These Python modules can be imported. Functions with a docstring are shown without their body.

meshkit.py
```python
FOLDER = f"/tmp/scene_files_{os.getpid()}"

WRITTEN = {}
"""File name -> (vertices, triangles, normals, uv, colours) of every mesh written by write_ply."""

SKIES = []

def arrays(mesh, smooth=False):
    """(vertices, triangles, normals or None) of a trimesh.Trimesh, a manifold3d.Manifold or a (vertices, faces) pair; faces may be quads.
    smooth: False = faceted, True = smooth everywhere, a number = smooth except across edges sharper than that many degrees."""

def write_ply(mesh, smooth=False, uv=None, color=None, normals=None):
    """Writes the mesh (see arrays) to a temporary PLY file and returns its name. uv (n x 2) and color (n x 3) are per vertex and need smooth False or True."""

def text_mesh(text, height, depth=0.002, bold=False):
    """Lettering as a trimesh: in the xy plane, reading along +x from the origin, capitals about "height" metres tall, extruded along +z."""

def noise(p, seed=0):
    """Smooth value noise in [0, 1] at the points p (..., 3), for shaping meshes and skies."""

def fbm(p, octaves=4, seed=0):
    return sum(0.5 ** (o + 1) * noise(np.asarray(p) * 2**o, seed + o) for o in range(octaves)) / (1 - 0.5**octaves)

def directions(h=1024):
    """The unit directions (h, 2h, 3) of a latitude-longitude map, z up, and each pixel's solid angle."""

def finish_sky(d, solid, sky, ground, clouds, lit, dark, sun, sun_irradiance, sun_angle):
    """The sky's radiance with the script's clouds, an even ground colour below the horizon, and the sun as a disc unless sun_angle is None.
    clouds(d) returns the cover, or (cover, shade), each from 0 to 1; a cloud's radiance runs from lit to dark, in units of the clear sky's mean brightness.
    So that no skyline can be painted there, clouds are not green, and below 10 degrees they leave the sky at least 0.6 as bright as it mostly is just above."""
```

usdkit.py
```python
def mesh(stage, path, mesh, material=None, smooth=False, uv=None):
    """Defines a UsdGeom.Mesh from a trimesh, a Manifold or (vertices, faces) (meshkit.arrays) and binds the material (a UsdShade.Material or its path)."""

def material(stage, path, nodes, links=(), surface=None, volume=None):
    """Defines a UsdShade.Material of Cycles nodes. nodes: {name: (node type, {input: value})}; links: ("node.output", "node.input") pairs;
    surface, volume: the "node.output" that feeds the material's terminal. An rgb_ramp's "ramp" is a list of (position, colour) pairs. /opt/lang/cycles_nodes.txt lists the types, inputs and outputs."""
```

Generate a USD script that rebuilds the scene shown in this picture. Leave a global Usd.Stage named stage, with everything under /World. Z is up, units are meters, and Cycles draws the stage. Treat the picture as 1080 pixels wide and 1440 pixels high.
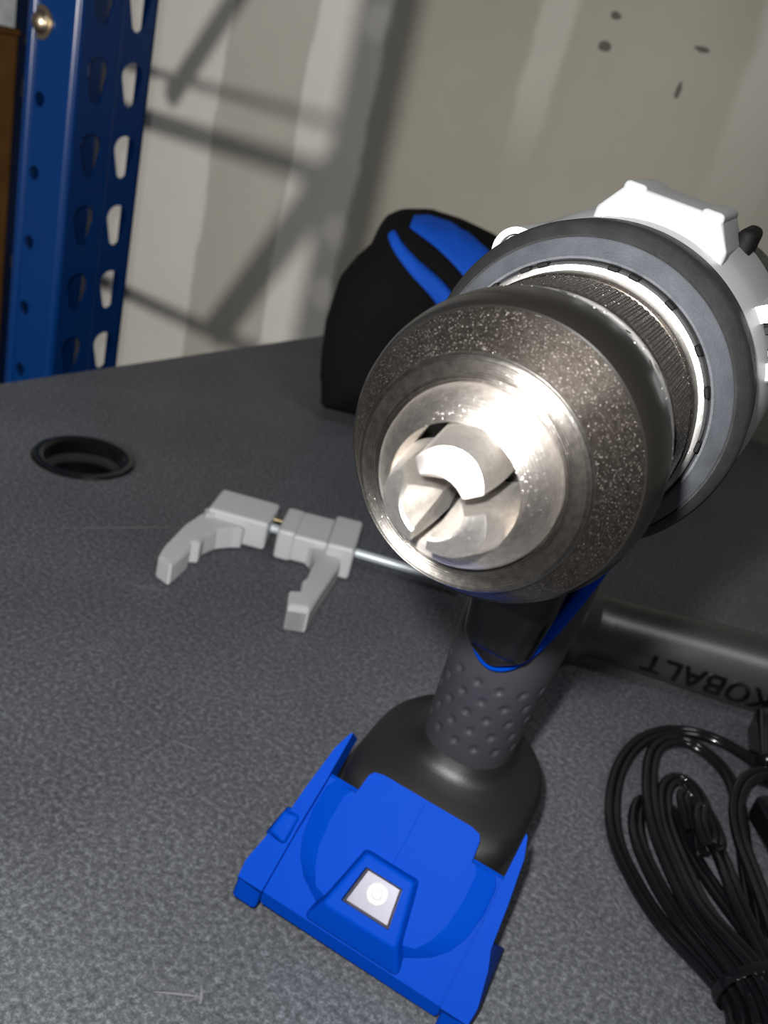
import math, random
import numpy as np, trimesh, usdkit, meshkit
import manifold3d as m3
from shapely.geometry import Polygon, Point, LineString
from shapely import affinity, contains_xy, union_all
from pxr import Usd, UsdGeom, UsdLux, UsdShade, Gf, Sdf, Vt

random.seed(7); RNG = np.random.default_rng(7)
stage = Usd.Stage.CreateInMemory()
UsdGeom.SetStageUpAxis(stage, 'Z'); UsdGeom.SetStageMetersPerUnit(stage, 1.0)
UsdGeom.Xform.Define(stage, '/World'); UsdGeom.Scope.Define(stage, '/World/Looks')

# ---------------------------------------------------------------- camera (desk top is z = 0)
F_PX, ROLL, PITCH, CAM_H = 1350.0, math.radians(14.5), math.atan(1350.0 / 2922.0), 0.2152
cr, sr, ct, st = math.cos(ROLL), math.sin(ROLL), math.cos(PITCH), math.sin(PITCH)
C_RIGHT = np.array([cr, sr * st, sr * ct]); C_UP = -np.array([sr, -cr * st, -cr * ct]); C_VIEW = np.array([0, ct, -st])
C_POS = np.array([0, 0, CAM_H])
cam = UsdGeom.Camera.Define(stage, '/World/Camera')
cam.CreateHorizontalApertureAttr(24.0); cam.CreateVerticalApertureAttr(32.0)
cam.CreateFocalLengthAttr(24.0 * F_PX / 1080.0)
cam.CreateClippingRangeAttr(Gf.Vec2f(0.01, 100.0))
cam.CreateFStopAttr(30.0); cam.CreateFocusDistanceAttr(0.165)
cam.CreateExposureAttr(0.0)
def xf_rows(ex, ey, ez, t):
    return Gf.Matrix4d(*[float(x) for x in (*ex, 0, *ey, 0, *ez, 0, *t, 1)])
cam.AddTransformOp().Set(xf_rows(C_RIGHT, C_UP, -C_VIEW, C_POS))

# ---------------------------------------------------------------- lights: phone flash beside the lens, bulb lamp at the left, faint room light
flash = UsdLux.DiskLight.Define(stage, '/World/Flash')
flash.CreateRadiusAttr(0.004); flash.CreateIntensityAttr(10500.0); flash.CreateColorAttr(Gf.Vec3f(1.0, 0.985, 0.96))
flash.AddTransformOp().Set(xf_rows(C_RIGHT, C_UP, -C_VIEW, C_POS - 0.009 * C_RIGHT + 0.017 * C_UP + 0.001 * C_VIEW))
LAMP = np.array([-0.72, -0.23, 0.21])
bulb = UsdLux.SphereLight.Define(stage, '/World/Lamp')
bulb.CreateRadiusAttr(0.042); bulb.CreateIntensityAttr(430.0); bulb.CreateColorAttr(Gf.Vec3f(1.0, 0.95, 0.88))
sh_ = UsdLux.ShapingAPI.Apply(bulb.GetPrim()); sh_.CreateShapingConeAngleAttr(36.0); sh_.CreateShapingConeSoftnessAttr(0.6)
L_AIM = np.array([math.sin(math.radians(13.0)), math.cos(math.radians(13.0)), -0.06]); L_AIM /= np.linalg.norm(L_AIM)
L_X = np.cross(L_AIM, (0, 0, 1.0)); L_X /= np.linalg.norm(L_X)
bulb.AddTransformOp().Set(xf_rows(L_X, np.cross(L_X, L_AIM), -L_AIM, LAMP))
panel_ = UsdLux.RectLight.Define(stage, '/World/CeilingPanel')          # a ceiling panel up to the right
panel_.CreateWidthAttr(0.6); panel_.CreateHeightAttr(0.15); panel_.CreateIntensityAttr(26.0); panel_.CreateColorAttr(Gf.Vec3f(0.96, 0.98, 1.0))
panel_.AddTranslateOp().Set(Gf.Vec3d(0.90, -0.55, 1.65))
dome = UsdLux.DomeLight.Define(stage, '/World/RoomLight')
dome.CreateIntensityAttr(0.015); dome.CreateColorAttr(Gf.Vec3f(1.0, 0.98, 0.95))

# ---------------------------------------------------------------- helpers
USED = {}
def numbered(parent, name):
    k = (parent, name); n = USED.get(k, 0); USED[k] = n + 1
    return f'{parent}/{name}' if n == 0 else f'{parent}/{name}_{n:03d}'
def path_of(p): return '/World' if p is None else str(p.GetPath())
def tag(o, label=None, cat=None, group=None, kind=None):
    p = o.GetPrim() if hasattr(o, 'GetPrim') else o
    for k, v in (('label', label), ('category', cat), ('group', group), ('kind', kind)):
        if v: p.SetCustomDataByKey(k, v)
    return p
def thing(name, label, cat, mat4=None, group=None, kind=None):
    x = UsdGeom.Xform.Define(stage, numbered('/World', name))
    if mat4 is not None: x.AddTransformOp().Set(mat4)
    return tag(x, label, cat, group, kind)
def obj(name, mesh, m, parent=None, smooth=30, label=None):
    o = usdkit.mesh(stage, numbered(path_of(parent), name), mesh, m, smooth=smooth)
    if label: o.GetPrim().SetCustomDataByKey('label', label)
    return o.GetPrim()
def place(prim, t=(0, 0, 0), rz=0.0):
    x = UsdGeom.Xformable(prim); x.AddTranslateOp().Set(Gf.Vec3d(*t)); x.AddRotateZOp().Set(rz)
def cat(*ms): return trimesh.util.concatenate([to_tm(m) for m in ms])
def to_tm(m):
    if isinstance(m, trimesh.Trimesh): return m
    v, f, _ = meshkit.arrays(m); return trimesh.Trimesh(v, f, process=False)
def to_m3(m):
    m = m.copy(); m.merge_vertices()
    return m3.Manifold(m3.Mesh(np.asarray(m.vertices, np.float32), np.asarray(m.faces, np.uint32)))
def lathe(profile, n=144, wob=None):
    """closed profile of (b, r) turned about the local y axis"""
    p = np.asarray(profile, float); k = len(p); a = np.linspace(0, 2 * np.pi, n, endpoint=False)
    v = np.stack([np.outer(np.cos(a), p[:, 1]), np.tile(p[:, 0], (n, 1)), np.outer(np.sin(a), p[:, 1])], -1).reshape(-1, 3)
    i, j = np.meshgrid(np.arange(n), np.arange(k), indexing='ij'); i2, j2 = (i + 1) % n, (j + 1) % k
    q = np.stack([i * k + j, i2 * k + j, i2 * k + j2, i * k + j2], -1).reshape(-1, 4)
    f = np.vstack([q[:, [0, 1, 2]], q[:, [0, 2, 3]]])
    m = trimesh.Trimesh(v, f, process=False)
    if m.volume < 0: m.invert()
    return m
mm = lambda pts: [(a * 1e-3, b * 1e-3) for a, b in pts]
def loft(rings, closed=False):
    """rings: list of (n,3) loops -> capped tube"""
    r = np.asarray(rings, float); k, n = r.shape[:2]; v = r.reshape(-1, 3)
    i, j = np.meshgrid(np.arange(k - 1 + closed), np.arange(n), indexing='ij'); i2, j2 = (i + 1) % k, (j + 1) % n
    q = np.stack([i * n + j, i * n + j2, i2 * n + j2, i2 * n + j], -1).reshape(-1, 4)
    f = [q[:, [0, 1, 2]], q[:, [0, 2, 3]]]
    if not closed:
        c0, c1 = len(v), len(v) + 1; v = np.vstack([v, r[0].mean(0), r[-1].mean(0)]); jj = np.arange(n)
        f += [np.stack([np.full(n, c0), (jj + 1) % n, jj], 1), np.stack([np.full(n, c1), (k - 1) * n + jj, (k - 1) * n + (jj + 1) % n], 1)]
    m = trimesh.Trimesh(v, np.vstack(f), process=False)
    if m.volume < 0: m.invert()
    return m
def spline(pts, n):
    p = np.asarray(pts, float); d = np.r_[0, np.cumsum(np.sqrt(np.linalg.norm(np.diff(p, axis=0), axis=1)))]
    from scipy.interpolate import CubicSpline
    return CubicSpline(d, p)(np.linspace(0, d[-1], n))
def sweep(path, prof, up=(0, 0, 1)):
    """prof (n,2): offsets (side, up) along the path"""
    p = np.asarray(path, float); t = np.gradient(p, axis=0); t /= np.linalg.norm(t, axis=1, keepdims=True)
    s = np.cross(t, np.asarray(up, float)); s /= np.linalg.norm(s, axis=1, keepdims=True) + 1e-12; u = np.cross(s, t)
    prof = np.asarray(prof, float)
    return loft(p[:, None] + prof[None, :, :1] * s[:, None] + prof[None, :, 1:] * u[:, None])
def circle(r, n=20, a0=0): a = a0 + np.linspace(0, 2 * np.pi, n, endpoint=False); return np.stack([r * np.cos(a), r * np.sin(a)], 1)
def superell(hx, hy, n=64, e=2.6):
    a = np.linspace(0, 2 * np.pi, n, endpoint=False); c, s = np.cos(a), np.sin(a)
    return np.stack([hx * np.sign(c) * abs(c) ** (2 / e), hy * np.sign(s) * abs(s) ** (2 / e)], 1)
def balls(pts, r, seg=16):
    """hull of spheres = rounded solid"""
    rr = np.broadcast_to(r, (len(pts),))
    return m3.Manifold.batch_hull([m3.Manifold.sphere(float(q), seg).translate(tuple(map(float, p))) for p, q in zip(pts, rr)])
def rbox(lo, hi, r=0.001, seg=12):
    lo, hi = np.asarray(lo, float) + r, np.asarray(hi, float) - r
    return balls([[(lo, hi)[a][0], (lo, hi)[b][1], (lo, hi)[c][2]] for a in (0, 1) for b in (0, 1) for c in (0, 1)], r, seg)
def hull_pts(*sets): return m3.Manifold.hull_points(np.vstack(sets).astype(float).tolist())
def rod(a, b, r, n=20):
    return to_tm(balls([a], r)) if np.allclose(a, b) else trimesh.creation.cylinder(radius=r, segment=[np.asarray(a, float), np.asarray(b, float)], sections=n)
def bar(a, b, w, h, up=(0, 0, 1)):
    return sweep([a, b], [(-w / 2, -h / 2), (w / 2, -h / 2), (w / 2, h / 2), (-w / 2, h / 2)], up)
def extrude(poly, h, z0=0.0, r=0.0):
    """prism of a shapely polygon, edges bevelled by r when r > 0 (via hulls is not possible: stacked offsets)"""
    if r <= 0:
        m = trimesh.creation.extrude_polygon(poly, h, engine='earcut'); m.apply_translation([0, 0, z0]); return m
    parts = []
    for d, za, zb in ((r, 0, h), (r * .3, r * .3, h - r * .3), (0, r, h - r)):
        q = poly.buffer(-d, join_style=1)
        for g in getattr(q, 'geoms', [q]):
            m = trimesh.creation.extrude_polygon(g, zb - za, engine='earcut'); m.apply_translation([0, 0, z0 + za]); parts.append(to_m3(m))
    out = parts[0]
    for p in parts[1:]: out = out + p
    return to_tm(out)
def frame(m, ex, ey, ez, t=(0, 0, 0)):
    m = to_tm(m).copy(); M = np.eye(4); M[:3, 0], M[:3, 1], M[:3, 2], M[:3, 3] = ex, ey, ez, t
    m.apply_transform(M)
    if np.linalg.det(M[:3, :3]) < 0: m.invert()
    return m
def inflate(poly, half, soft, step):
    """puffed-up solid of a polygon in xz; thickness along y"""
    import shapely
    x0, z0, x1, z1 = poly.bounds
    gx, gz = np.meshgrid(np.arange(x0 + step / 2, x1, step), np.arange(z0 + step / 2, z1, step))
    P = np.stack([gx.ravel(), gz.ravel()], 1)
    inner = poly.buffer(-step * .55); P = P[contains_xy(inner, P[:, 0], P[:, 1])]
    ring = poly.exterior; L = ring.length; n = int(L / step)
    B = np.array([ring.interpolate(i * L / n).coords[0] for i in range(n)])
    A = np.vstack([B, P])
    from scipy.spatial import Delaunay
    T = Delaunay(A).simplices; c = A[T].mean(1); T = T[contains_xy(poly.buffer(1e-6), c[:, 0], c[:, 1])]
    d = shapely.distance(shapely.points(A), ring); d[:n] = 0
    y = half * np.sqrt(1 - (1 - np.clip(d / soft, 0, 1)) ** 2)
    return A, T, y, n

def tri_fix(m):
    m.merge_vertices(); trimesh.repair.fix_normals(m); return m

# ---------------------------------------------------------------- materials
def mat(name, nodes, links, surface='p.BSDF'): return usdkit.material(stage, '/World/Looks/' + name, nodes, links, surface=surface)
def plain(name, col, rough=0.5, metal=0.0, spec=0.5, bump=None, vary=None, coat=0.0, **kw):
    nodes = {'p': ('principled_bsdf', dict(base_color=col, roughness=rough, metallic=metal, specular_ior_level=spec, coat_weight=coat, **kw)),
             'tc': ('texture_coordinate', {})}
    links = []
    if bump:
        sc, strength, dist = bump
        nodes['bn'] = ('noise_texture', dict(scale=sc, detail=4.0)); nodes['b'] = ('bump', dict(strength=strength, distance=dist))
        links += [('tc.object', 'bn.vector'), ('bn.fac', 'b.height'), ('b.normal', 'p.normal')]
    if vary:
        sc, col2 = vary
        nodes['vn'] = ('noise_texture', dict(scale=sc, detail=6.0, roughness=0.6)); nodes['r'] = ('rgb_ramp', dict(ramp=[(0.35, col), (0.65, col2)]))
        links += [('tc.object', 'vn.vector'), ('vn.fac', 'r.fac'), ('r.color', 'p.base_color')]
    return mat(name, nodes, links)

def metal_dusty(name, col, col2, rough, speck=0.0, speck_scale=2600.0, aniso=0.0, rings=0.0, dust=0.64, base_noise=900.0, metallic=1.0):
    """turned metal, grains of dust glinting on it; rings = fine lathe lines about the local y axis"""
    nodes = {'p': ('principled_bsdf', dict(metallic=metallic, roughness=rough, anisotropic=aniso)), 'tc': ('texture_coordinate', {}),
             'n1': ('noise_texture', dict(scale=base_noise, detail=5.0, roughness=0.7)), 'r1': ('rgb_ramp', dict(ramp=[(0.3, col), (0.7, col2)])),
             'n2': ('noise_texture', dict(scale=speck_scale, detail=2.0)), 'r2': ('rgb_ramp', dict(ramp=[(dust, (0, 0, 0)), (dust + .05, (1, 1, 1))])),
             'mx': ('mix_color', dict(b=(0.95, 0.9, 0.84))), 'k': ('math', dict(math_type='multiply', value2=speck)),
             'b': ('bump', dict(strength=0.5, distance=0.0002)), 'hs': ('math', dict(math_type='add'))}
    if aniso:
        nodes |= {'ax': ('separate_xyz', {}), 'ng': ('math', dict(math_type='multiply', value2=-1.0)), 'tv': ('combine_xyz', {}), 'vt': ('vector_transform', dict(transform_type='vector', convert_from='object', convert_to='world'))}
        nodes['p'][1]['anisotropic_rotation'] = 0.25
    links = [('tc.object', 'n1.vector'), ('tc.object', 'n2.vector'), ('n1.fac', 'r1.fac'), ('r1.color', 'mx.a'), ('n2.fac', 'r2.fac'), ('r2.color', 'k.value1'), ('k.value', 'mx.fac'),
             ('mx.result', 'p.base_color'), ('k.value', 'hs.value1'), ('hs.value', 'b.height'), ('b.normal', 'p.normal')]
    if aniso: links += [('tc.object', 'ax.vector'), ('ax.x', 'ng.value1'), ('ax.z', 'tv.x'), ('ng.value', 'tv.z'), ('tv.vector', 'vt.vector'), ('vt.vector', 'p.tangent')]
    if rings:
        nodes |= {'sx': ('separate_xyz', {}), 'xx': ('math', dict(math_type='multiply')), 'zz': ('math', dict(math_type='multiply')), 'sm': ('math', dict(math_type='add')),
                  'sq': ('math', dict(math_type='sqrt')), 'fr': ('math', dict(math_type='multiply', value2=2 * math.pi / 0.00034)), 'si': ('math', dict(math_type='sine')),
                  'am': ('math', dict(math_type='multiply', value2=rings))}
        links += [('tc.object', 'sx.vector'), ('sx.x', 'xx.value1'), ('sx.x', 'xx.value2'), ('sx.z', 'zz.value1'), ('sx.z', 'zz.value2'), ('xx.value', 'sm.value1'), ('zz.value', 'sm.value2'),
                  ('sm.value', 'sq.value1'), ('sq.value', 'fr.value1'), ('fr.value', 'si.value1'), ('si.value', 'am.value1'), ('am.value', 'hs.value2')]
    else: nodes['hs'] = ('math', dict(math_type='add', value2=0.0))
    return mat(name, nodes, links)

M = {}
def speckled(name):
    nodes = {'tc': ('texture_coordinate', {}), 'n': ('noise_texture', dict(scale=560.0, detail=5.0, roughness=0.85)),
             'r': ('rgb_ramp', dict(ramp=[(0.32, (0.034, 0.037, 0.043)), (0.5, (0.086, 0.091, 0.102)), (0.68, (0.215, 0.225, 0.245))])),
             'n3': ('noise_texture', dict(scale=7.0, detail=5.0, roughness=0.6)), 'r3': ('rgb_ramp', dict(ramp=[(0.35, (0.82, 0.82, 0.82)), (0.7, (1.15, 1.15, 1.15))])),
             'mul': ('mix_color', dict(blend_type='multiply', fac=1.0, use_clamp=False)),
             'n4': ('noise_texture', dict(scale=9.0, detail=2.0, distortion=3.5)), 'r4': ('rgb_ramp', dict(ramp=[(0.494, (0, 0, 0)), (0.5, (0.25, 0.25, 0.25)), (0.506, (0, 0, 0))])),
             'n5': ('noise_texture', dict(scale=14.0, detail=1.0)), 'r5': ('rgb_ramp', dict(ramp=[(0.6, (0, 0, 0)), (0.72, (1, 1, 1))])), 'sc': ('math', dict(math_type='multiply')),
             'mx': ('mix_color', dict(b=(0.24, 0.23, 0.215))),
             'b': ('bump', dict(strength=0.10, distance=0.0003)), 'p': ('principled_bsdf', dict(roughness=0.5, specular_ior_level=0.16))}
    links = [('tc.object', 'n.vector'), ('tc.object', 'n3.vector'), ('tc.object', 'n4.vector'), ('tc.object', 'n5.vector'), ('n.fac', 'r.fac'), ('n3.fac', 'r3.fac'), ('r.color', 'mul.a'), ('r3.color', 'mul.b'),
             ('n4.fac', 'r4.fac'), ('n5.fac', 'r5.fac'), ('r4.color', 'sc.value1'), ('r5.color', 'sc.value2'), ('sc.value', 'mx.fac'), ('mul.result', 'mx.a'), ('mx.result', 'p.base_color'),
             ('n.fac', 'b.height'), ('b.normal', 'p.normal')]
    return mat(name, nodes, links)
M['desk'] = speckled('speckled_laminate')
M['desk_edge'] = plain('desk_edge_band', (0.012, 0.012, 0.013), 0.5)
M['black'] = plain('black_plastic', (0.022, 0.022, 0.023), 0.40, spec=0.6, bump=(1500, 0.2, 0.0002))
M['black_gloss'] = plain('black_gloss_plastic', (0.004, 0.004, 0.0045), 0.26)
M['rubber'] = plain('grip_rubber', (0.030, 0.029, 0.035), 0.5, bump=(1800, 0.25, 0.0002))
M['foot_black'] = plain('foot_black_plastic', (0.0085, 0.008, 0.0077), 0.46, bump=(2500, 0.3, 0.0002))
M['blue'] = plain('bright_blue_plastic', (0.0, 0.037, 0.315), 0.55, spec=0.03)

M['collar'] = plain('dusty_grey_plastic', (0.028, 0.030, 0.036), 0.55, vary=(160, (0.042, 0.045, 0.052)), bump=(2200, 0.35, 0.0002))
M['collar_dark'] = plain('dark_collar_rubber', (0.0075, 0.0078, 0.0085), 0.6, spec=0.35, vary=(220, (0.013, 0.0135, 0.0145)), bump=(2200, 0.35, 0.0002))
M['silver'] = plain('cast_aluminium_paint', (0.34, 0.35, 0.355), 0.42, metal=0.3, bump=(1800, 0.2, 0.0002))
M['hole_dark'] = plain('dark_recess', (0.003, 0.003, 0.003), 0.7, spec=0.12)
M['screw'] = plain('blackened_screw_steel', (0.02, 0.02, 0.021), 0.35, metal=0.6)
M['nose'] = metal_dusty('turned_steel_nose', (0.52, 0.47, 0.43), (0.80, 0.75, 0.70), 0.36, speck=0.15, rings=0.08, aniso=0.75)
M['nose_ring'] = metal_dusty('turned_steel_ring', (0.17, 0.16, 0.15), (0.33, 0.31, 0.29), 0.29, aniso=0.75, speck=0.06, rings=0.35)
M['cone'] = metal_dusty('dark_worn_steel', (0.046, 0.039, 0.033), (0.105, 0.091, 0.078), 0.33, aniso=0.8, speck=0.5, speck_scale=4200.0, dust=0.635, metallic=0.95)
M['band'] = metal_dusty('black_oxide_steel', (0.010, 0.009, 0.008), (0.020, 0.018, 0.016), 0.24, speck=0.6, dust=0.72, metallic=0.3)
M['band_smooth'] = plain('black_oxide_gloss', (0.005, 0.0046, 0.0042), 0.22, spec=0.25)
M['jaw'] = metal_dusty('ground_jaw_steel', (0.60, 0.57, 0.54), (0.80, 0.77, 0.73), 0.40, speck=0.25, dust=0.66)
M['bright_ring'] = metal_dusty('bright_clutch_ring', (0.36, 0.355, 0.34), (0.52, 0.51, 0.50), 0.35, speck=0.2)
M['lamp_plate'] = plain('led_reflector', (0.11, 0.107, 0.135), 0.42, metal=0.5)
M['led'] = plain('led_dome', (0.60, 0.60, 0.60), 0.15)
M['lens'] = mat('clear_lens', {'t': ('transparent_bsdf', {}), 'g': ('glossy_bsdf', dict(roughness=0.06, color=(1, 1, 1))), 'f': ('fresnel', dict(IOR=1.45)), 'm': ('mix_closure', {})},
                [('f.fac', 'm.fac'), ('t.BSDF', 'm.closure1'), ('g.BSDF', 'm.closure2')], 'm.closure')
M['grey_plastic'] = plain('grey_clip_plastic', (0.50, 0.505, 0.525), 0.42, bump=(900, 0.1, 0.0003))
M['rod_steel'] = plain('zinc_rod_steel', (0.60, 0.66, 0.69), 0.35, metal=0.25)
M['brass'] = plain('brass_pin', (0.55, 0.45, 0.25), 0.3, metal=1.0)
M['cord'] = plain('glossy_cord_jacket', (0.0045, 0.0045, 0.006), 0.15, spec=0.7)
M['cloth'] = plain('black_bag_cloth', (0.006, 0.006, 0.0065), 0.9, spec=0.08, bump=(700, 0.5, 0.0006))
M['cloth_blue'] = plain('blue_bag_cloth', (0.004, 0.075, 0.50), 0.75, spec=0.2, bump=(700, 0.5, 0.0005))
M['rack'] = plain('blue_rack_enamel', (0.001, 0.028, 0.135), 0.25, spec=0.5, bump=(150, 0.06, 0.0006))
M['rack_bolt'] = plain('brass_plated_bolt', (0.62, 0.52, 0.38), 0.32, metal=1.0)
M['wood'] = plain('brown_fibreboard', (0.060, 0.026, 0.006), 0.8, spec=0.1, vary=(30, (0.085, 0.040, 0.011)))
M['crate'] = plain('grey_crate_plastic', (0.24, 0.27, 0.28), 0.6, vary=(60, (0.36, 0.39, 0.40)))
M['floor'] = plain('concrete_floor', (0.16, 0.155, 0.15), 0.8, vary=(3, (0.22, 0.21, 0.20)))

# ---------------------------------------------------------------- the room: one wall behind the desk
E_DIR = np.array([0.47715876, 0.87881711, 0.0])        # across the desk, towards the wall
W_DIR = np.array([0.87881711, -0.47715876, 0.0])       # along the wall, to the right
CORNER = np.array([0.00825, 0.94282, 0.0])             # far left corner of the desk
WALL0 = CORNER + 0.02 * E_DIR
WALL_ROT = math.degrees(math.atan2(W_DIR[1], W_DIR[0]))
def smooth_step(name, a, b, src, nodes, links):
    nodes[name] = ('map_range', dict(range_type='smoothstep', from_min=a, from_max=b, to_min=0.0, to_max=1.0, clamp=True)); links.append((src, name + '.value')); return name + '.result'
def drywall():
    """grey board paper with white bands of joint compound; u = metres along the wall, v = height"""
    nodes = {'tc': ('texture_coordinate', {}), 'nz': ('noise_texture', dict(scale=16.0, detail=4.0)), 'wv': ('vector_math', dict(vector_math_type='x')), 's': ('separate_xyz', {}),
             'sh': ('math', dict(math_type='multiply_add', value2=0.020, value3=-0.010)), 'u': ('math', dict(math_type='add'))}
    del nodes['wv']
    links = [('tc.object', 'nz.vector'), ('tc.object', 's.vector'), ('nz.fac', 'sh.value1'), ('s.x', 'u.value1'), ('sh.value', 'u.value2')]
    def band(nm, a, b, soft, zfade=None):
        x = smooth_step(nm + 'a', a - soft, a + soft, 'u.value', nodes, links); y = smooth_step(nm + 'b', b + soft, b - soft, 'u.value', nodes, links)
        nodes[nm] = ('math', dict(math_type='multiply')); links.extend([(x, nm + '.value1'), (y, nm + '.value2')]); out = nm + '.value'
        if zfade:
            z = smooth_step(nm + 'z', *zfade, 's.z', nodes, links); nodes[nm + 'm'] = ('math', dict(math_type='multiply')); links.extend([(out, nm + 'm.value1'), (z, nm + 'm.value2')]); out = nm + 'm.value'
        return out
    bands = [band('b1', -0.62, -0.348, 0.006), band('b2', -0.238, -0.150, 0.006), band('b3', 0.006, 0.037, 0.005, (0.13, 0.24)), band('b4', 0.196, 0.245, 0.006, (0.10, 0.34)), band('b5', -1.6, -0.70, 0.02), band('b6', -0.36, -0.225, 0.006)]
    out = bands[0]
    for i, b in enumerate(bands[1:]):
        w = (1.0, 0.32, 0.32, 1.0, 0.38)[i]
        nodes[f'w{i}'] = ('math', dict(math_type='multiply', value2=w)); links.append((b, f'w{i}.value1'))
        nodes[f'x{i}'] = ('math', dict(math_type='maximum')); links.extend([(out, f'x{i}.value1'), (f'w{i}.value', f'x{i}.value2')]); out = f'x{i}.value'
    nodes |= {'n2': ('noise_texture', dict(scale=5.0, detail=6.0, roughness=0.6)), 'pr': ('rgb_ramp', dict(ramp=[(0.3, (0.34, 0.328, 0.282)), (0.7, (0.40, 0.385, 0.335))])),
              'cr': ('rgb_ramp', dict(ramp=[(0.3, (0.70, 0.685, 0.645)), (0.7, (0.78, 0.765, 0.725))])), 'mx': ('mix_color', {}), 'bn': ('noise_texture', dict(scale=90.0, detail=4.0)),
              'b': ('bump', dict(strength=0.15, distance=0.002)), 'p': ('principled_bsdf', dict(roughness=0.85, specular_ior_level=0.2))}
    links += [('tc.object', 'n2.vector'), ('n2.fac', 'pr.fac'), ('n2.fac', 'cr.fac'), (out, 'mx.fac'), ('pr.color', 'mx.a'), ('cr.color', 'mx.b'), ('mx.result', 'p.base_color'),
              ('tc.object', 'bn.vector'), ('bn.fac', 'b.height'), ('b.normal', 'p.normal')]
    return mat('taped_drywall', nodes, links)
M['wall'] = drywall()
M['scuff'] = plain('dark_scuff', (0.10, 0.098, 0.085), 0.9)
wall = obj('wall_back', trimesh.creation.box(bounds=[[-1.8, 0, -0.75], [2.2, 0.1, 1.7]]), M['wall'], smooth=False)
place(wall, WALL0, WALL_ROT); tag(wall, kind='structure')
for (u, z, w, h, seed) in ((0.074, 0.264, 0.011, 0.0075, 1), (0.076, 0.288, 0.010, 0.006, 2), (0.149, 0.244, 0.0045, 0.014, 3), (0.157, 0.277, 0.012, 0.004, 4)):
    a = np.linspace(0, 2 * np.pi, 24, endpoint=False); rr = 0.5 * (0.7 + 0.6 * meshkit.noise(np.stack([np.cos(a) * 1.5 + 9, np.sin(a) * 1.5 + 9, 0 * a], 1), seed))
    sc = extrude(Polygon(np.stack([u + w * rr * np.cos(a), z + h * rr * np.sin(a)], 1)), 0.0004)
    obj('scuff_mark', frame(sc, (1, 0, 0), (0, 0, 1), (0, -1, 0), (0, 0.0001, 0)), M['scuff'], wall, smooth=False)
fl = obj('floor', trimesh.creation.box(bounds=[[-2.6, -2.0, -0.85], [2.6, 3.0, -0.75]]), M['floor'], smooth=False); tag(fl, kind='structure')

# ---------------------------------------------------------------- desk
desk_rot = WALL_ROT
desk = thing('desk', 'black speckled laminate desk the drill stands on', 'desk', xf_rows(W_DIR, E_DIR, (0, 0, 1), CORNER))
GROM = np.array([-0.1545, 0.438, 0.0]); gl = np.array([(GROM - CORNER) @ W_DIR, (GROM - CORNER) @ E_DIR])
GR = 0.0235
top_poly = Polygon([(0, -0.95), (1.45, -0.95), (1.45, 0), (0, 0)]).difference(Point(*gl).buffer(GR - 0.001, 48))
obj('desk_top', extrude(top_poly, 0.0255, -0.0255), M['desk'], desk, smooth=False)
obj('edge_band', cat(trimesh.creation.box(bounds=[[-0.0012, -0.95, -0.0255], [-0.0001, 0, -0.0006]]), trimesh.creation.box(bounds=[[-0.001, 0.0001, -0.0255], [1.45, 0.0012, -0.0006]])), M['desk_edge'], desk, smooth=False)
for x in (0.06, 1.36):
    obj('leg_panel', trimesh.creation.box(bounds=[[x, -0.9, -0.75], [x + 0.025, -0.06, -0.0256]]), M['desk_edge'], desk, smooth=False)

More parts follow.
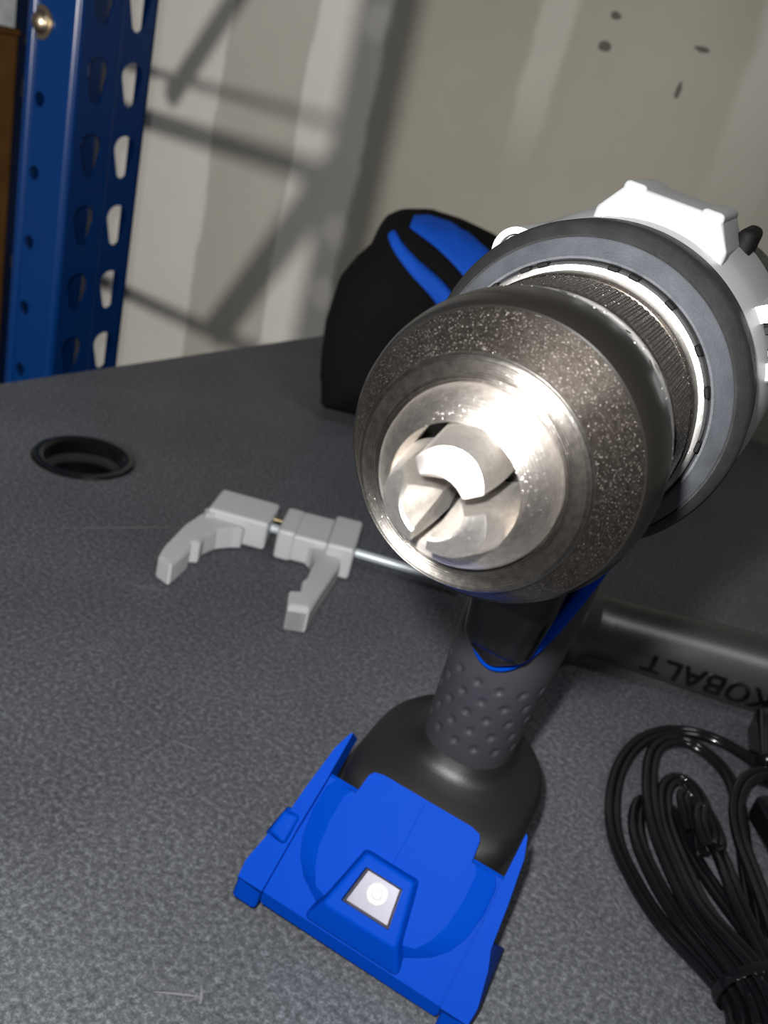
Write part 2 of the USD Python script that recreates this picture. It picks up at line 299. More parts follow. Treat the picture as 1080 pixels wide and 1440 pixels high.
M['scratch'] = plain('pale_scratch', (0.15, 0.15, 0.155), 0.6)
for pts, w in (([(-50.9, 249.5), (-43.8, 249.0), (-37.4, 246.3)], 0.45), ([(-136.9, 363.7), (-113.3, 378.5), (-92.6, 391.6)], 0.9), ([(-94.6, 335.4), (-84.2, 336.0), (-77.1, 337.3)], 0.9), ([(-25.4, 160.1), (-19.5, 161.2), (-13.7, 162.0)], 0.6), ([(-14.4, 164.3), (-13.7, 162.0), (-13.5, 160.1)], 0.6), ([(99.2, 229.8), (100.8, 226.1)], 0.6)):
    p = spline(np.array(pts) * 1e-3, 12) if len(pts) > 2 else np.linspace(np.array(pts[0]) * 1e-3, np.array(pts[1]) * 1e-3, 6)
    t_ = np.gradient(p, axis=0); t_ /= np.linalg.norm(t_, axis=1, keepdims=True); wv = w * 0.5e-3 * np.sin(np.linspace(0.25, np.pi - 0.25, len(p)))[:, None]; nn_ = np.stack([-t_[:, 1], t_[:, 0]], 1) * wv
    q = np.vstack([p + nn_, (p - nn_)[::-1]]) - CORNER[:2]
    obj('scratch', extrude(Polygon(np.stack([q @ W_DIR[:2], q @ E_DIR[:2]], 1)), 0.00004, 0.00001), M['scratch'], desk, smooth=False)

# cable grommet: ring lining the hole, with a dark cup
grom = thing('cable_grommet', 'round black cable grommet set in the desk top', 'grommet', xf_rows(W_DIR, E_DIR, (0, 0, 1), GROM))
def ring_z(profile, n=72): return frame(lathe(profile, n), (1, 0, 0), (0, 0, 1), (0, 1, 0))
obj('rim', ring_z([(-0.020, 0.0205), (0.0005, 0.0195), (0.0012, 0.0205), (0.0018, 0.0222), (0.0014, 0.0245), (0.0003, 0.0256), (0.0001, 0.0256), (0.0001, 0.0224), (-0.020, 0.0222)]), M['black_gloss'], grom)
obj('cup', cat(ring_z([(-0.0195, 0.0001), (-0.0195, 0.0204), (-0.0205, 0.0204), (-0.0205, 0.0001)]), ring_z([(-0.0085, 0.0163), (-0.0065, 0.0200), (-0.0085, 0.0203), (-0.010, 0.0165)])), M['black'], grom)

# ---------------------------------------------------------------- blue steel rack at the left of the desk
rack = thing('storage_rack', 'tall blue enamelled steel rack with teardrop slots standing left of the desk', 'rack')
Q = np.array([-0.266, 0.66, 0.0])                      # front corner of the visible post
Z0, Z1, TH = -0.75, 1.25, 0.0022
PITCH_T = 0.0483
def teardrop(x, z, s=1.0):
    c = Point(x, z).buffer(0.0098 * s, 20); t = Point(x, z - 0.0165 * s).buffer(0.0056 * s, 16)
    return c.union(t).convex_hull
def plate(poly, origin, along, normal):
    """poly in (along, z); sheet of thickness TH behind the outer face"""
    m = trimesh.creation.extrude_polygon(poly, TH, engine='earcut')
    return frame(m, along, (0, 0, 1), -np.asarray(normal), origin)
def rounded_edge(p, r): return trimesh.creation.cylinder(radius=r, segment=[[p[0], p[1], Z0], [p[0], p[1], Z1]], sections=24)
def post(parent, Q, holes=True, zr=(-0.42, 0.32)):
    ZB = 0.0650                                        # height of one slot row
    nA = -E_DIR; nB = W_DIR
    pa = Polygon([(0.005, Z0), (0.0475, Z0), (0.0475, Z1), (0.005, Z1)])      # runs along -W_DIR
    pb = Polygon([(0.005, Z0), (0.0335, Z0), (0.0335, Z1), (0.005, Z1)])    # runs along E_DIR
    pc = Polygon([(0.0365, Z0), (0.067, Z0), (0.067, Z1), (0.0365, Z1)])
    if holes:
        ks = range(int((zr[0] - ZB) / PITCH_T) - 1, int((zr[1] - ZB) / PITCH_T) + 2)
        pa = pa.difference(union_all([Point(0.0322, ZB - 0.0259 + k * PITCH_T).buffer(0.0050, 16) for k in ks]))
        pb = pb.difference(union_all([teardrop(0.0192, ZB + k * PITCH_T, 0.92) for k in ks]))
        pc = pc.difference(union_all([teardrop(0.0512, ZB + k * PITCH_T, 0.92) for k in ks]))
    step = 0.0022
    parts = [plate(pa, Q, -W_DIR, nA), plate(pb, Q, E_DIR, nB), plate(pc, Q + step * W_DIR * -1, E_DIR, nB)]
    parts += [rounded_edge(Q - 0.005 * W_DIR + 0.005 * E_DIR, 0.005), rounded_edge(Q + 0.035 * E_DIR - 0.0032 * W_DIR, 0.0032), rounded_edge(Q - 0.0475 * W_DIR + 0.005 * E_DIR, 0.005), rounded_edge(Q - 0.0426 * W_DIR + 0.0016 * E_DIR, 0.0042)]
    for a, al, n, w in ((Q - 0.0525 * W_DIR + 0.005 * E_DIR, E_DIR, -W_DIR, 0.061), (Q + 0.067 * E_DIR - 0.0022 * W_DIR, -W_DIR, E_DIR, 0.012)):
        parts.append(plate(Polygon([(0, Z0), (w, Z0), (w, Z1), (0, Z1)]), a, al, n))
    return obj('post', cat(*parts), M['rack'], parent, smooth=35)
p1 = post(rack, Q)
REAR = np.array([-0.505, 1.120, 0.0])
p2 = post(rack, REAR, holes=False)
bz = 0.0445 - 0.0005
bp = Q - 0.0345 * W_DIR + np.array([0, 0, 0.0])
def bolt(z):
    c = bp + np.array([0, 0, z]); hexa = frame(lathe(mm([(0, 0.02), (0, 7.6), (1.6, 7.6), (3.0, 7.0), (4.4, 5.6), (5.4, 3.4), (5.8, 0.02)]), 48), W_DIR, -E_DIR, (0, 0, 1), c)
    wash = trimesh.creation.cylinder(radius=0.0105, segment=[c, c - 0.0012 * E_DIR], sections=32); shank = trimesh.creation.cylinder(radius=0.0042, segment=[c, c - 0.004 * E_DIR], sections=20)
    return cat(hexa, wash, shank)
BOLT_Z = 0.1826
obj('bolt', bolt(BOLT_Z), M['rack_bolt'], p1, smooth=25, label='brass-coloured round-headed bolt')
FRONT_C = Q + 0.02 * E_DIR - 0.02 * W_DIR
def to_frame(u, z):
    """where the ray from the lamp to the wall point (u, z) crosses the frame's plane"""
    Wp = WALL0 + u * W_DIR + np.array([0, 0, z]); d = REAR - FRONT_C; n = np.array([-d[1], d[0], 0]); n /= np.linalg.norm(n)
    k = np.dot(FRONT_C - LAMP, n) / np.dot(Wp - LAMP, n); return LAMP + k * (Wp - LAMP)
for (a, b, w) in (((-0.135, 0.090), (-0.62, 0.082), 0.019), ((-0.150, -0.124), (-0.62, -0.124), 0.013), ((-0.155, 0.135), (-0.305, -0.126), 0.030), ((-0.225, 0.42), (-0.425, 0.115), 0.018), ((-0.135, 0.142), (-0.62, 0.134), 0.008)):
    pa, pb_ = to_frame(*a), to_frame(*b)
    obj('brace', bar(pa, pb_, 0.012, w), M['rack'], rack, smooth=False)

# brown board box and grey crate on the rack, just showing left of the post
FD = (REAR - FRONT_C) / np.linalg.norm(REAR - FRONT_C); FS = np.array([FD[1], -FD[0], 0.0])      # along the frame, and to its right
BOX0 = np.array([-0.4700, 1.020, 0.0]) - 0.24 * FS
boxc = thing('board_box', 'brown fibreboard box on the rack behind the blue post', 'box', xf_rows(FS, FD, (0, 0, 1), BOX0))
obj('side', to_tm(rbox((0, 0, -0.400), (0.24, 0.07, 0.148), 0.002)), M['wood'], boxc)
obj('lid', to_tm(rbox((-0.003, -0.003, 0.1482), (0.242, 0.073, 0.154), 0.002)), M['wood'], boxc)
cr_ = thing('storage_crate', 'pale grey plastic crate on top of the brown box', 'crate', xf_rows(FS, FD, (0, 0, 1), BOX0 + np.array([0, 0, 0.1545])))
def open_box(w, d, h, t):
    o = to_m3(trimesh.creation.box(bounds=[[0, 0, 0], [w, d, h]])); i = to_m3(trimesh.creation.box(bounds=[[t, t, t], [w - t, d - t, h + t]])); return to_tm(o - i)
obj('tub', open_box(0.236, 0.066, 0.16, 0.004), M['crate'], cr_, smooth=False)
obj('rim', open_box(0.242, 0.072, 0.012, 0.0075).apply_translation([-0.003, -0.003, 0.148]), M['crate'], cr_, smooth=False)
shelf = obj('shelf_beam', bar(FRONT_C - 0.03 * FS + np.array([0, 0, -0.42]), FRONT_C - 0.9 * FS + np.array([0, 0, -0.42]), 0.03, 0.07), M['rack'], rack, smooth=False)
obj('shelf_deck', frame(trimesh.creation.box(bounds=[[-0.9, 0.03, -0.4148], [-0.03, 0.40, -0.4008]]), FS, FD, (0, 0, 1), FRONT_C), M['wood'], rack, smooth=False)

# ---------------------------------------------------------------- tool bag behind the drill
bag = thing('tool_bag', 'black soft tool bag with two blue stripes behind the drill', 'bag')
bag_poly = Polygon(np.array([(-52, 0.5), (-58, 28), (-60, 54), (-57, 82), (-50, 96), (-43, 106), (-41, 116), (-38, 124), (-30, 130), (-14, 134), (5, 133), (26, 129), (60, 114), (85, 88), (96, 50), (96, 0.5)]) * 1e-3).buffer(-0.004).buffer(0.004); bag_poly = affinity.scale(bag_poly, 1.06, 1.035, origin=(0, 0.0005)); bag_poly = affinity.translate(bag_poly, -0.004, 0)
A_, T_, y_, nb = inflate(bag_poly, 0.048, 0.040, 0.004)
wr = (meshkit.fbm(np.stack([A_[:, 0] * 28, A_[:, 1] * 22 + A_[:, 0] * 18, 0 * A_[:, 0]], 1), 3, 5) - 0.5) * 0.010
wr *= np.clip(y_ / 0.02, 0, 1)
BAG_Y = 0.610
fv = np.stack([A_[:, 0], BAG_Y - y_ - wr, A_[:, 1]], 1); bv = np.stack([A_[:, 0], BAG_Y + y_ + wr, A_[:, 1]], 1)
n_ = len(A_); bi = np.arange(n_, 2 * n_); bi[:nb] = np.arange(nb)
body = trimesh.Trimesh(np.vstack([fv, bv]), np.vstack([T_, bi[T_][:, ::-1]]), process=False); tri_fix(body)
obj('bag_body', body, M['cloth'], bag, smooth=True)
from scipy.interpolate import LinearNDInterpolator
FY = LinearNDInterpolator(A_, fv[:, 1])
def conform(poly, lift, step=0.0025):
    a, t, y, nbb = inflate(poly, lift, 0.003, step)
    base = FY(a); base = np.where(np.isnan(base), BAG_Y, base)
    f = np.stack([a[:, 0], base - 0.0028 - y, a[:, 1]], 1); b = np.stack([a[:, 0], base + 0.002, a[:, 1]], 1)
    nn = len(a); jj = np.arange(nbb); k = (jj + 1) % nbb
    side = np.vstack([np.stack([jj, k, k + nn], 1), np.stack([jj, k + nn, jj + nn], 1)])
    m = trimesh.Trimesh(np.vstack([f, b]), np.vstack([t, t[:, ::-1] + nn, side]), process=False); tri_fix(m); return m
def ribbon(pts, w0, w1):
    p = spline(pts, 30); t = np.gradient(p, axis=0); t /= np.linalg.norm(t, axis=1, keepdims=True); nrm = np.stack([-t[:, 1], t[:, 0]], 1); w = np.linspace(w0, w1, 30)[:, None] / 2
    return Polygon(np.vstack([p + nrm * w, (p - nrm * w)[::-1]])).intersection(bag_poly.buffer(-0.0022))
obj('stripe', conform(ribbon(np.array([(-37, 124.5), (-30, 118), (-14, 109), (2, 99), (22, 78), (30, 60)]) * 1e-3, 0.005, 0.015), 0.0012), M['cloth_blue'], bag, smooth=40, label='narrow blue stripe')
obj('stripe', conform(ribbon(np.array([(-27, 133), (-12, 131), (8, 124), (30, 111), (48, 96)]) * 1e-3, 0.008, 0.026), 0.0012), M['cloth_blue'], bag, smooth=40, label='broad blue stripe')

# ---------------------------------------------------------------- the drill; local frame: x to the right, y back along the chuck axis, z up, origin on the axis at the nose ring
LT = np.array([0.94240285, -0.32596788, -0.07497873]); UP = np.array([0.07085963, -0.02450965, 0.99718513]); BK = np.array([0.32688803, 0.94506308, 0.0])
ORG = np.array([0.0092, 0.1118, 0.171])
drill = thing('cordless_drill', 'cordless hammer drill with bare steel chuck and blue battery foot standing upright on the desk', 'drill', xf_rows(LT, BK, UP, ORG))
chuck = obj('chuck', lathe(mm([(1.2, 12.0), (0.9, 15.5), (1.3, 15.85), (8.3, 20.0), (8.6, 20.1), (9.4, 19.6), (26, 19.6), (26, 12)]), 192), M['cone'], drill, smooth=25, label='dark worn steel chuck cone')
# concentric grooves on the nose ring are cut in the profile
groove = [(-0.15, 12.6)]
r = 13.15
while r < 15.2:
    groove += [(-0.05 + 0.10 * (r - 12.6) / 2.6, r - 0.13), (0.10 + 0.10 * (r - 12.6) / 2.6, r)]; r += 0.30
obj('nose_ring', lathe(mm([(3.0, 11.9), (-0.05, 12.25)] + groove + [(0.25, 15.35), (0.6, 15.62), (1.6, 15.75), (3.0, 15.0)]), 192), M['nose_ring'], chuck, smooth=20, label='bright steel ring with fine turned grooves')
nose_in = [(-5.5, 8.38), (-5.15, 8.95), (-4.6, 9.65), (-3.7, 10.5), (-2.5, 11.25), (-1.2, 11.8), (0.4, 12.1), (4.0, 11.8), (10, 9.0), (2, 8.4)]
obj('nose_cone', lathe(mm(nose_in), 192), M['nose'], chuck, smooth=28, label='bright bare steel nose cone')
def jaw(theta):
    tilt = math.radians(17); R = 4.9e-3; Lx = 0.030
    c = m3.Manifold.cylinder(Lx, R, R, 48).translate((0, 0, -Lx * 0.25))         # along +z = forward
    # bring forward axis to -y, tilt towards the axis
    def at(m): return m
    tm_ = to_tm(c); fwd = np.array([-math.sin(tilt), -math.cos(tilt), 0.0]); side = np.array([0, 0, 1.0]); rad = np.cross(side, fwd)
    tm_ = frame(tm_, rad, side, fwd, (3.4e-3, -5.7e-3, 0))                          # radial = +x before turning
    m = to_m3(tm_)
    wedge = hull_pts(np.array([(1.25e-3, -0.04, 0), (1.25e-3, 0.03, 0), (0.0205, -0.04, 0.0335), (0.0205, 0.03, 0.0335), (0.0205, -0.04, -0.0335), (0.0205, 0.03, -0.0335)]))
    m = m ^ wedge
    # tip: flat front with an outward bevel
    m = m.trim_by_plane((0.0, 1.0, 0.0), -14.0e-3)
    m = m ^ to_m3(lathe(mm([(-3.0, 0.0005), (-5.5, 1.2), (-11.2, 3.5), (-12.1, 3.8), (-12.3, 4.1), (-12.1, 4.6), (-11.0, 5.9), (-8, 12), (28, 12), (28, 0.0005)]), 120))
    a = math.radians(theta)
    return frame(m, (math.cos(a), 0, math.sin(a)), (0, 1, 0), (-math.sin(a), 0, math.cos(a)))
for th in (86, 206, 326): obj('chuck_jaw', jaw(th), M['jaw'], chuck, smooth=28)
obj('bore', lathe(mm([(3.0, 0.05), (3.0, 8.5), (3.6, 8.5), (3.6, 0.05)]), 48), M['hole_dark'], chuck, smooth=False)
band = obj('grip_band', lathe(mm([(8.5, 19.9), (8.7, 20.35), (9.8, 20.95), (12.0, 21.55), (14.5, 21.85), (18.0, 21.85), (22, 21.5), (26.3, 20.9), (27.0, 20.5), (27.3, 19.7), (12, 19.5)]), 192), M['band_smooth'], drill, smooth=30, label='smooth black oxide band of the chuck')
# worn stamped marks round the band: short raised strokes that can no longer be read
strokes = []
rs = random.Random(4)
for k in range(34):
    a0 = math.radians(-38 + k * 4.6 + rs.uniform(-1, 1)); b0 = rs.uniform(18.6, 23.0); L = rs.uniform(0.8, 1.8); th_ = rs.choice((0, 0, 1.57, 0.8, -0.8)); Rb = 21.85
    if -38 + k * 4.6 > 60 and k % 3 == 0: continue
    path = [((Rb - 0.0875 * (b_ - 18)) * math.cos(a0 + s_ / Rb), b_, (Rb - 0.0875 * (b_ - 18)) * math.sin(a0 + s_ / Rb)) for t_ in (-0.5, -0.17, 0.17, 0.5) for s_, b_ in (((L * t_) * math.sin(th_), b0 + L * t_ * math.cos(th_)),)]
    strokes.append(sweep(np.array(path) * 1e-3, circle(0.11e-3, 6), up=(math.cos(a0), 0.01, math.sin(a0))))
M['stamp'] = plain('worn_stamp_steel', (0.16, 0.15, 0.14), 0.3, metal=0.9)
obj('stamped_mark', cat(*strokes), M['stamp'], band, smooth=40).SetCustomDataByKey('kind', 'stuff')
# knurled sleeve: two sets of crossing ridges, cut as real relief
na, nbk = 260, 60
aa = np.linspace(0, 2 * np.pi, na * 2, endpoint=False); bb = np.linspace(27.2, 43.0, nbk)
Ag, Bg = np.meshgrid(aa, bb, indexing='ij')
kn = 20.75 + 0.22 * np.sign(np.sin(Ag * 110)) * np.sign(np.sin(Bg * 2 * np.pi / 1.15)) * np.where((Bg > 28.5) & (Bg < 42), 1, 0)
rings = np.stack([kn * np.cos(Ag), Bg, kn * np.sin(Ag)], -1).transpose(1, 0, 2) * 1e-3
obj('knurled_sleeve', loft(rings), M['band'], drill, smooth=False, label='black knurled rear sleeve of the chuck')
obj('sleeve_end', lathe(mm([(43.05, 12), (43.05, 20.9), (43.4, 21.2), (44.2, 21.3), (47.9, 21.3), (47.9, 12)]), 160), M['cone'], drill, smooth=30)
obj('bright_ring', lathe(mm([(47.95, 12), (47.95, 21.3), (48.2, 22.2), (49.5, 22.5), (52, 22.5), (52, 12)]), 160), M['bright_ring'], drill, smooth=30, label='bright metal ring behind the chuck')
notches = []
for k in (0, 2, 3, 5, 6, 7, 9, 10, 11, 13, 15, 16, 18, 20, 22):
    a = 2 * math.pi * k / 28 + 0.07 + 0.05 * math.sin(k * 2.3); c, s = math.cos(a), math.sin(a)
    notches.append(frame(rbox((22.1e-3, 48.0e-3, -0.9e-3), (22.9e-3, 50.2e-3, 0.9e-3), 0.25e-3, 8), (c, 0, s), (0, 1, 0), (-s, 0, c)))
for i, nt in enumerate(notches): obj('detent', nt, M['hole_dark'], drill, smooth=30)
collar = obj('clutch_collar', lathe(mm([(55.5, 22.0), (50.8, 22.65), (50.1, 23.0), (50.0, 23.4), (50.6, 24.0), (52.3, 25.9), (52.7, 26.2), (66.2, 26.2), (66.2, 22)]), 192), M['collar'], drill, smooth=28, label='dusty grey clutch collar')
obj('collar_rim', lathe(mm([(53.1, 26.2), (52.9, 26.6), (53.4, 27.1), (54.8, 28.2), (56.4, 28.9), (63.5, 28.8), (66.0, 28.0), (66.4, 26.4), (66.3, 26.2)]), 192), M['collar_dark'], collar, smooth=28, label='darker outer rim of the collar')
# silver gearbox, its boss on top and the two screw ears
gear = obj('gearbox', lathe(mm([(66.5, 20), (66.5, 27.6), (67.5, 28.3), (76, 29.3), (80, 30.2), (104, 31.0), (107, 30.4), (107, 20)]), 144), M['silver'], drill, smooth=35, label='silver painted gearbox housing')
boss = to_tm(m3.Manifold.batch_hull([rbox((-12.3e-3, 71.5e-3, 24e-3), (12.3e-3, 100e-3, 29e-3), 1.2e-3), rbox((-9.6e-3, 73e-3, 25e-3), (9.6e-3, 99e-3, 33.4e-3), 1.6e-3)]))
knob = [to_tm(rbox((x0 * 1e-3, 73.2e-3, 30e-3), (x1 * 1e-3, 98e-3, 34.0e-3), 1.0e-3)) for x0, x1 in ((-9.4, -5.0), (5.0, 9.4))]
obj('top_boss', cat(boss, *knob), M['silver'], gear, smooth=35)
for sx, ex_, ez_, er in ((-1, 24.4, 14.4, 0.0049), (1, 24.9, 16.2, 0.0068)):
    pt = np.array([sx * ex_, 0, ez_]) * 1e-3; pb3 = np.array([sx * 21.0, 0, 11.0]) * 1e-3
    e0 = m3.Manifold.batch_hull([to_m3(trimesh.creation.cylinder(radius=er, segment=[pt + [0, 0.076, 0], pt + [0, 0.104, 0]], sections=40)), to_m3(trimesh.creation.cylinder(radius=0.007, segment=[pb3 + [0, 0.080, 0], pb3 + [0, 0.104, 0]], sections=32))])
    e0 = e0 - to_m3(trimesh.creation.cylinder(radius=0.0036, segment=[pt + [0, 0.070, 0], pt + [0, 0.079, 0]], sections=32))
    ear = obj('screw_ear', to_tm(e0), M['silver'], gear, smooth=30)
    obj('screw', frame(lathe(mm([(78.6, 0.02), (78.6, 1.2), (77.4, 1.3), (77.2, 1.5), (77.1, 2.6), (77.6, 3.3), (80, 3.3), (80, 0.02)]), 32), (1, 0, 0), (0, 1, 0), (0, 0, 1), pt), M['screw'], gear, smooth=25)
motor = obj('motor_housing', loft([np.stack([superell(a, b, 72, 2.4)[:, 0], np.full(72, y), superell(a, b, 72, 2.4)[:, 1] + dz], 1) * 1e-3 for y, a, b, dz in ((104, 26, 26, -1), (107, 28, 27.5, -1), (130, 28.5, 28, -1), (165, 28, 27, -2), (182, 26, 25, -3), (188, 21, 20, -3))]), M['black'], drill, smooth=40, label='black motor housing behind the gearbox')
obj('mode_selector', to_tm(rbox((11.0e-3, 94e-3, 24e-3), (14.6e-3, 112e-3, 31.6e-3), 1.5e-3)), M['hole_dark'], drill, smooth=35)
# handle: a tapering grip with rows of dimples
def grip_ring(z, cb, hx, hy, n=180):
    s = superell(hx, hy, n, 2.3); a = np.arctan2(s[:, 1] / hy, s[:, 0] / hx)
    return np.stack([s[:, 0], cb + s[:, 1], np.full(n, z)], 1), a
zs = np.linspace(-132, -24, 170)
keys = np.array([(-132, 126, 14.6, 18.6), (-126, 125.5, 13.7, 17.8), (-110, 124.0, 13.9, 18.0), (-95, 122.5, 14.6, 18.8), (-84, 121.8, 15.0, 19.2), (-60, 122, 15.2, 20.5), (-40, 123, 16.5, 25), (-24, 126, 20, 32)])
rings = []
for z in zs:
    cb, hx, hy = (np.interp(z, keys[:, 0], keys[:, i]) for i in (1, 2, 3)); rg, a = grip_ring(z, cb, hx, hy)
    if -120.4 < z < -92.4:
        row = (z + 120.4) / 5.6; ph = np.where(np.floor(row) % 2 == 0, 0.0, 0.5); col = a / (2 * np.pi) * 15 + ph
        d = np.hypot((col - np.round(col)) * 6.7, (row - np.floor(row) - 0.5) * 5.6); dep = -0.8 * np.exp(-(d / 1.15) ** 4)
        rad = rg - np.array([0, cb, z]); rad /= np.linalg.norm(rad, axis=1, keepdims=True); rg = rg + rad * dep[:, None]
    rings.append(rg * 1e-3)
handle = obj('handle', loft(rings), M['rubber'], drill, smooth=60, label='dark grey dimpled rubber grip')
# trigger and blue trims beside it
def yz_solid(poly, hx, rr=0.002):
    """polygon in (b, up) mm, extruded across, edges rounded"""
    p = Polygon(np.asarray(poly) * 1e-3); m = extrude(p, 2 * hx, -hx, rr); return frame(m, (0, 1, 0), (0, 0, 1), (1, 0, 0))
trg = [balls(np.array([(x, b, z)]) * 1e-3, r * 1e-3, 28) for x, b, z, r in ((-5.2, 91.6, -47, 5.4), (5.2, 91.6, -47, 5.4), (-4.9, 92.4, -62, 5.6), (4.9, 92.4, -62, 5.6), (-3.4, 95.0, -74, 5.8), (3.4, 95.0, -74, 5.8), (0, 98.6, -79.4, 5.2), (-5, 108, -45, 5), (5, 108, -45, 5), (0, 108, -78, 5))]
obj('trigger', to_tm(m3.Manifold.batch_hull(trg)), M['black_gloss'], drill, smooth=45)
half = np.array([(17.0, 107, -34), (14.8, 106, -48), (12.6, 105, -60), (10.0, 103.8, -71), (7.0, 102.8, -79.5), (3.6, 102.6, -84.6)])
pth = spline(np.vstack([half, [(0, 103.0, -86.6)], half[::-1] * [-1, 1, 1]]) * 1e-3, 80)
t = np.gradient(pth, axis=0); t /= np.linalg.norm(t, axis=1, keepdims=True); side_ = np.cross(t, (0, 1, 0)); side_ /= np.linalg.norm(side_, axis=1, keepdims=True)
cs = superell(1.9e-3, 3.0e-3, 24, 3)
obj('trigger_trim', loft([pth[i] + np.outer(cs[:, 0], side_[i]) + np.outer(cs[:, 1], (0, 1.0, 0)) for i in range(80)]), M['blue'], drill, smooth=40, label='blue trim running round the trigger')
# black foot flaring out of the handle
rings = []
for z, f0, b0, hx, e, eb in ((-122, 108.2, 142.2, 12.8, 2.3, 2.3), (-127, 106.7, 144.1, 14.4, 2.3, 2.3), (-129.5, 104, 146, 16.8, 2.4, 2.3), (-131, 100, 147.5, 20.4, 2.7, 2.3), (-132.6, 95.5, 149, 24.0, 3.1, 2.4), (-134.6, 92, 150, 26.0, 3.8, 2.4), (-138, 90, 151, 26.9, 4.4, 2.5), (-150, 89.6, 152, 27.1, 4.8, 2.5), (-160, 89.8, 152, 27.0, 4.8, 2.5), (-162, 90.5, 151, 26, 4.8, 2.5)):
    cb = 118.0; s1, s2 = superell(hx, cb - f0, 96, e), superell(hx, b0 - cb, 96, eb); s_ = np.where(s1[:, 1:] < 0, s1, s2)
    if z > -130: cb = (f0 + b0) / 2; s_ = superell(hx, (b0 - f0) / 2, 96, e)
    rings.append(np.stack([s_[:, 0], cb + s_[:, 1], np.full(96, z)], 1) * 1e-3)
foot = obj('foot', loft(rings), M['foot_black'], drill, smooth=50, label='black plastic foot flaring out below the grip')
# blue battery mount: a sloping front with shield panel, work light and side rails.  Slope frame: x across, v up the slope, n out of it
SA = np.array([0, 67.0, -161.0]) * 1e-3; SV = np.array([0, 28.0, 30.0]); SV /= np.linalg.norm(SV); SN = np.array([0, -SV[2], SV[1]])
def slope_pts(pts, n): return np.array([SA + np.array([x, 0, 0]) * 1e-3 + SV * v * 1e-3 + SN * n * 1e-3 for x, v in pts])
base = yz_solid([(67, -166), (66.6, -161.5), (67.3, -160.7), (90.0, -136.4), (91.0, -136.2), (91.8, -137.5), (92, -166)], 27.2e-3, 0.0007)
mount = obj('battery_mount', base, M['blue'], drill, smooth=30, label='bright blue battery mount')
sym = lambda pts: [(x, v) for x, v in pts] + [(-x, v) for x, v in pts[::-1]]
outer = sym([(17.6, 40.0), (24.6, 34.0), (26.2, 31), (26.4, 24), (25.2, 16.5), (22.8, 11.6), (19.5, 8), (13, 4.2)])
inner_poly = Polygon(sym([(13.5, 41.2), (16.0, 40.6), (17.0, 39.2), (17.6, 34), (19.8, 23), (19.0, 16), (16.4, 10.8), (12.5, 7.4), (6, 5.6)]))
lower = [(x, min(v, 33.6)) for x, v in outer]
obj('shield_band', to_tm(m3.Manifold.hull_points(np.vstack([slope_pts(lower, -0.3), slope_pts([(x * 0.99, v) for x, v in lower], 0.25), slope_pts([(x * 0.765, max(min(v, 33.4), 6.6)) for x, v in lower], 2.9)]).tolist())), M['blue'], mount, smooth=20)
panel = extrude(affinity.scale(inner_poly, 1e-3, 1e-3, origin=(0, 0)), 5.0e-3, -1.8e-3, 0.0006)
obj('shield_panel', frame(panel, (1, 0, 0), SV, SN, SA), M['blue'], mount, smooth=30)
seam = to_tm(rbox((-0.12e-3, 22e-3, 3.05e-3), (0.12e-3, 40.4e-3, 3.28e-3), 0.1e-3, 8)); obj('mould_seam', frame(seam, (1, 0, 0), SV, SN, SA), M['blue'], mount, smooth=30)
# work light housing
hb = np.vstack([slope_pts([(-14.2, 0.3), (14.2, 0.3), (8.4, 23.6), (-8.4, 23.6)], 0.2)])
ht = [(-9.8, 6.2), (9.8, 6.2), (6.4, 20.8), (-6.4, 20.8)]
hous = m3.Manifold.batch_hull([m3.Manifold.sphere(0.0014, 16).translate(tuple(p)) for p in np.vstack([slope_pts([(-12.6, 1.2), (12.6, 1.2), (7.8, 22.2), (-7.8, 22.2)], 0.4), slope_pts(ht, 4.6)])])
LENS = [(-6.9, 8.6), (6.9, 8.6), (5.3, 18.8), (-5.3, 18.8)]
cut = m3.Manifold.hull_points(np.vstack([slope_pts(LENS, 3.2), slope_pts([(x * 1.06, v) for x, v in LENS], 8)]).tolist())
light = obj('work_light', to_tm(hous - cut), M['blue'], mount, smooth=25, label='blue housing of the work light')
def slab(poly, n0, n1): return to_tm(m3.Manifold.hull_points(np.vstack([slope_pts(poly, n0), slope_pts(poly, n1)]).tolist()))
obj('reflector', slab([(x * 0.985, v + (0.06 if v < 14 else -0.06)) for x, v in LENS], 3.21, 3.7), M['lamp_plate'], mount, smooth=False, label='silvery reflector of the work light')
walls_ = []
for (a, b) in zip(LENS, LENS[1:] + LENS[:1]):
    c0 = (np.mean([p[0] for p in LENS]), np.mean([p[1] for p in LENS])); ins = lambda p, k: (p[0] + (c0[0] - p[0]) * k, p[1] + (c0[1] - p[1]) * k)
    walls_.append(to_tm(m3.Manifold.hull_points(np.vstack([slope_pts([ins(a, .02), ins(b, .02)], 3.7), slope_pts([ins(a, .02), ins(b, .02)], 5.5), slope_pts([ins(a, .12), ins(b, .12)], 3.7)]).tolist())))
obj('reflector_wall', cat(*walls_), M['lamp_plate'], mount, smooth=False)
led_c = slope_pts([(0.2, 14.4)], 3.7)[0]
obj('led', cat(frame(lathe(mm([(0.0, 0.02), (0.0, 2.9), (0.5, 2.9), (0.9, 2.5), (0.9, 2.1), (0.6, 1.9), (0.6, 0.02)]), 40), (1, 0, 0), SN, SV, led_c), to_tm(m3.Manifold.sphere(0.00165, 32)).apply_translation(led_c + SN * 0.0005)), M['led'], mount, smooth=35, label='white light-emitting diode')
obj('lens', slab([(x * 0.985, v + (0.06 if v < 14 else -0.06)) for x, v in LENS], 5.55, 5.75), M['lens'], mount, smooth=False, label='clear cover of the work light')
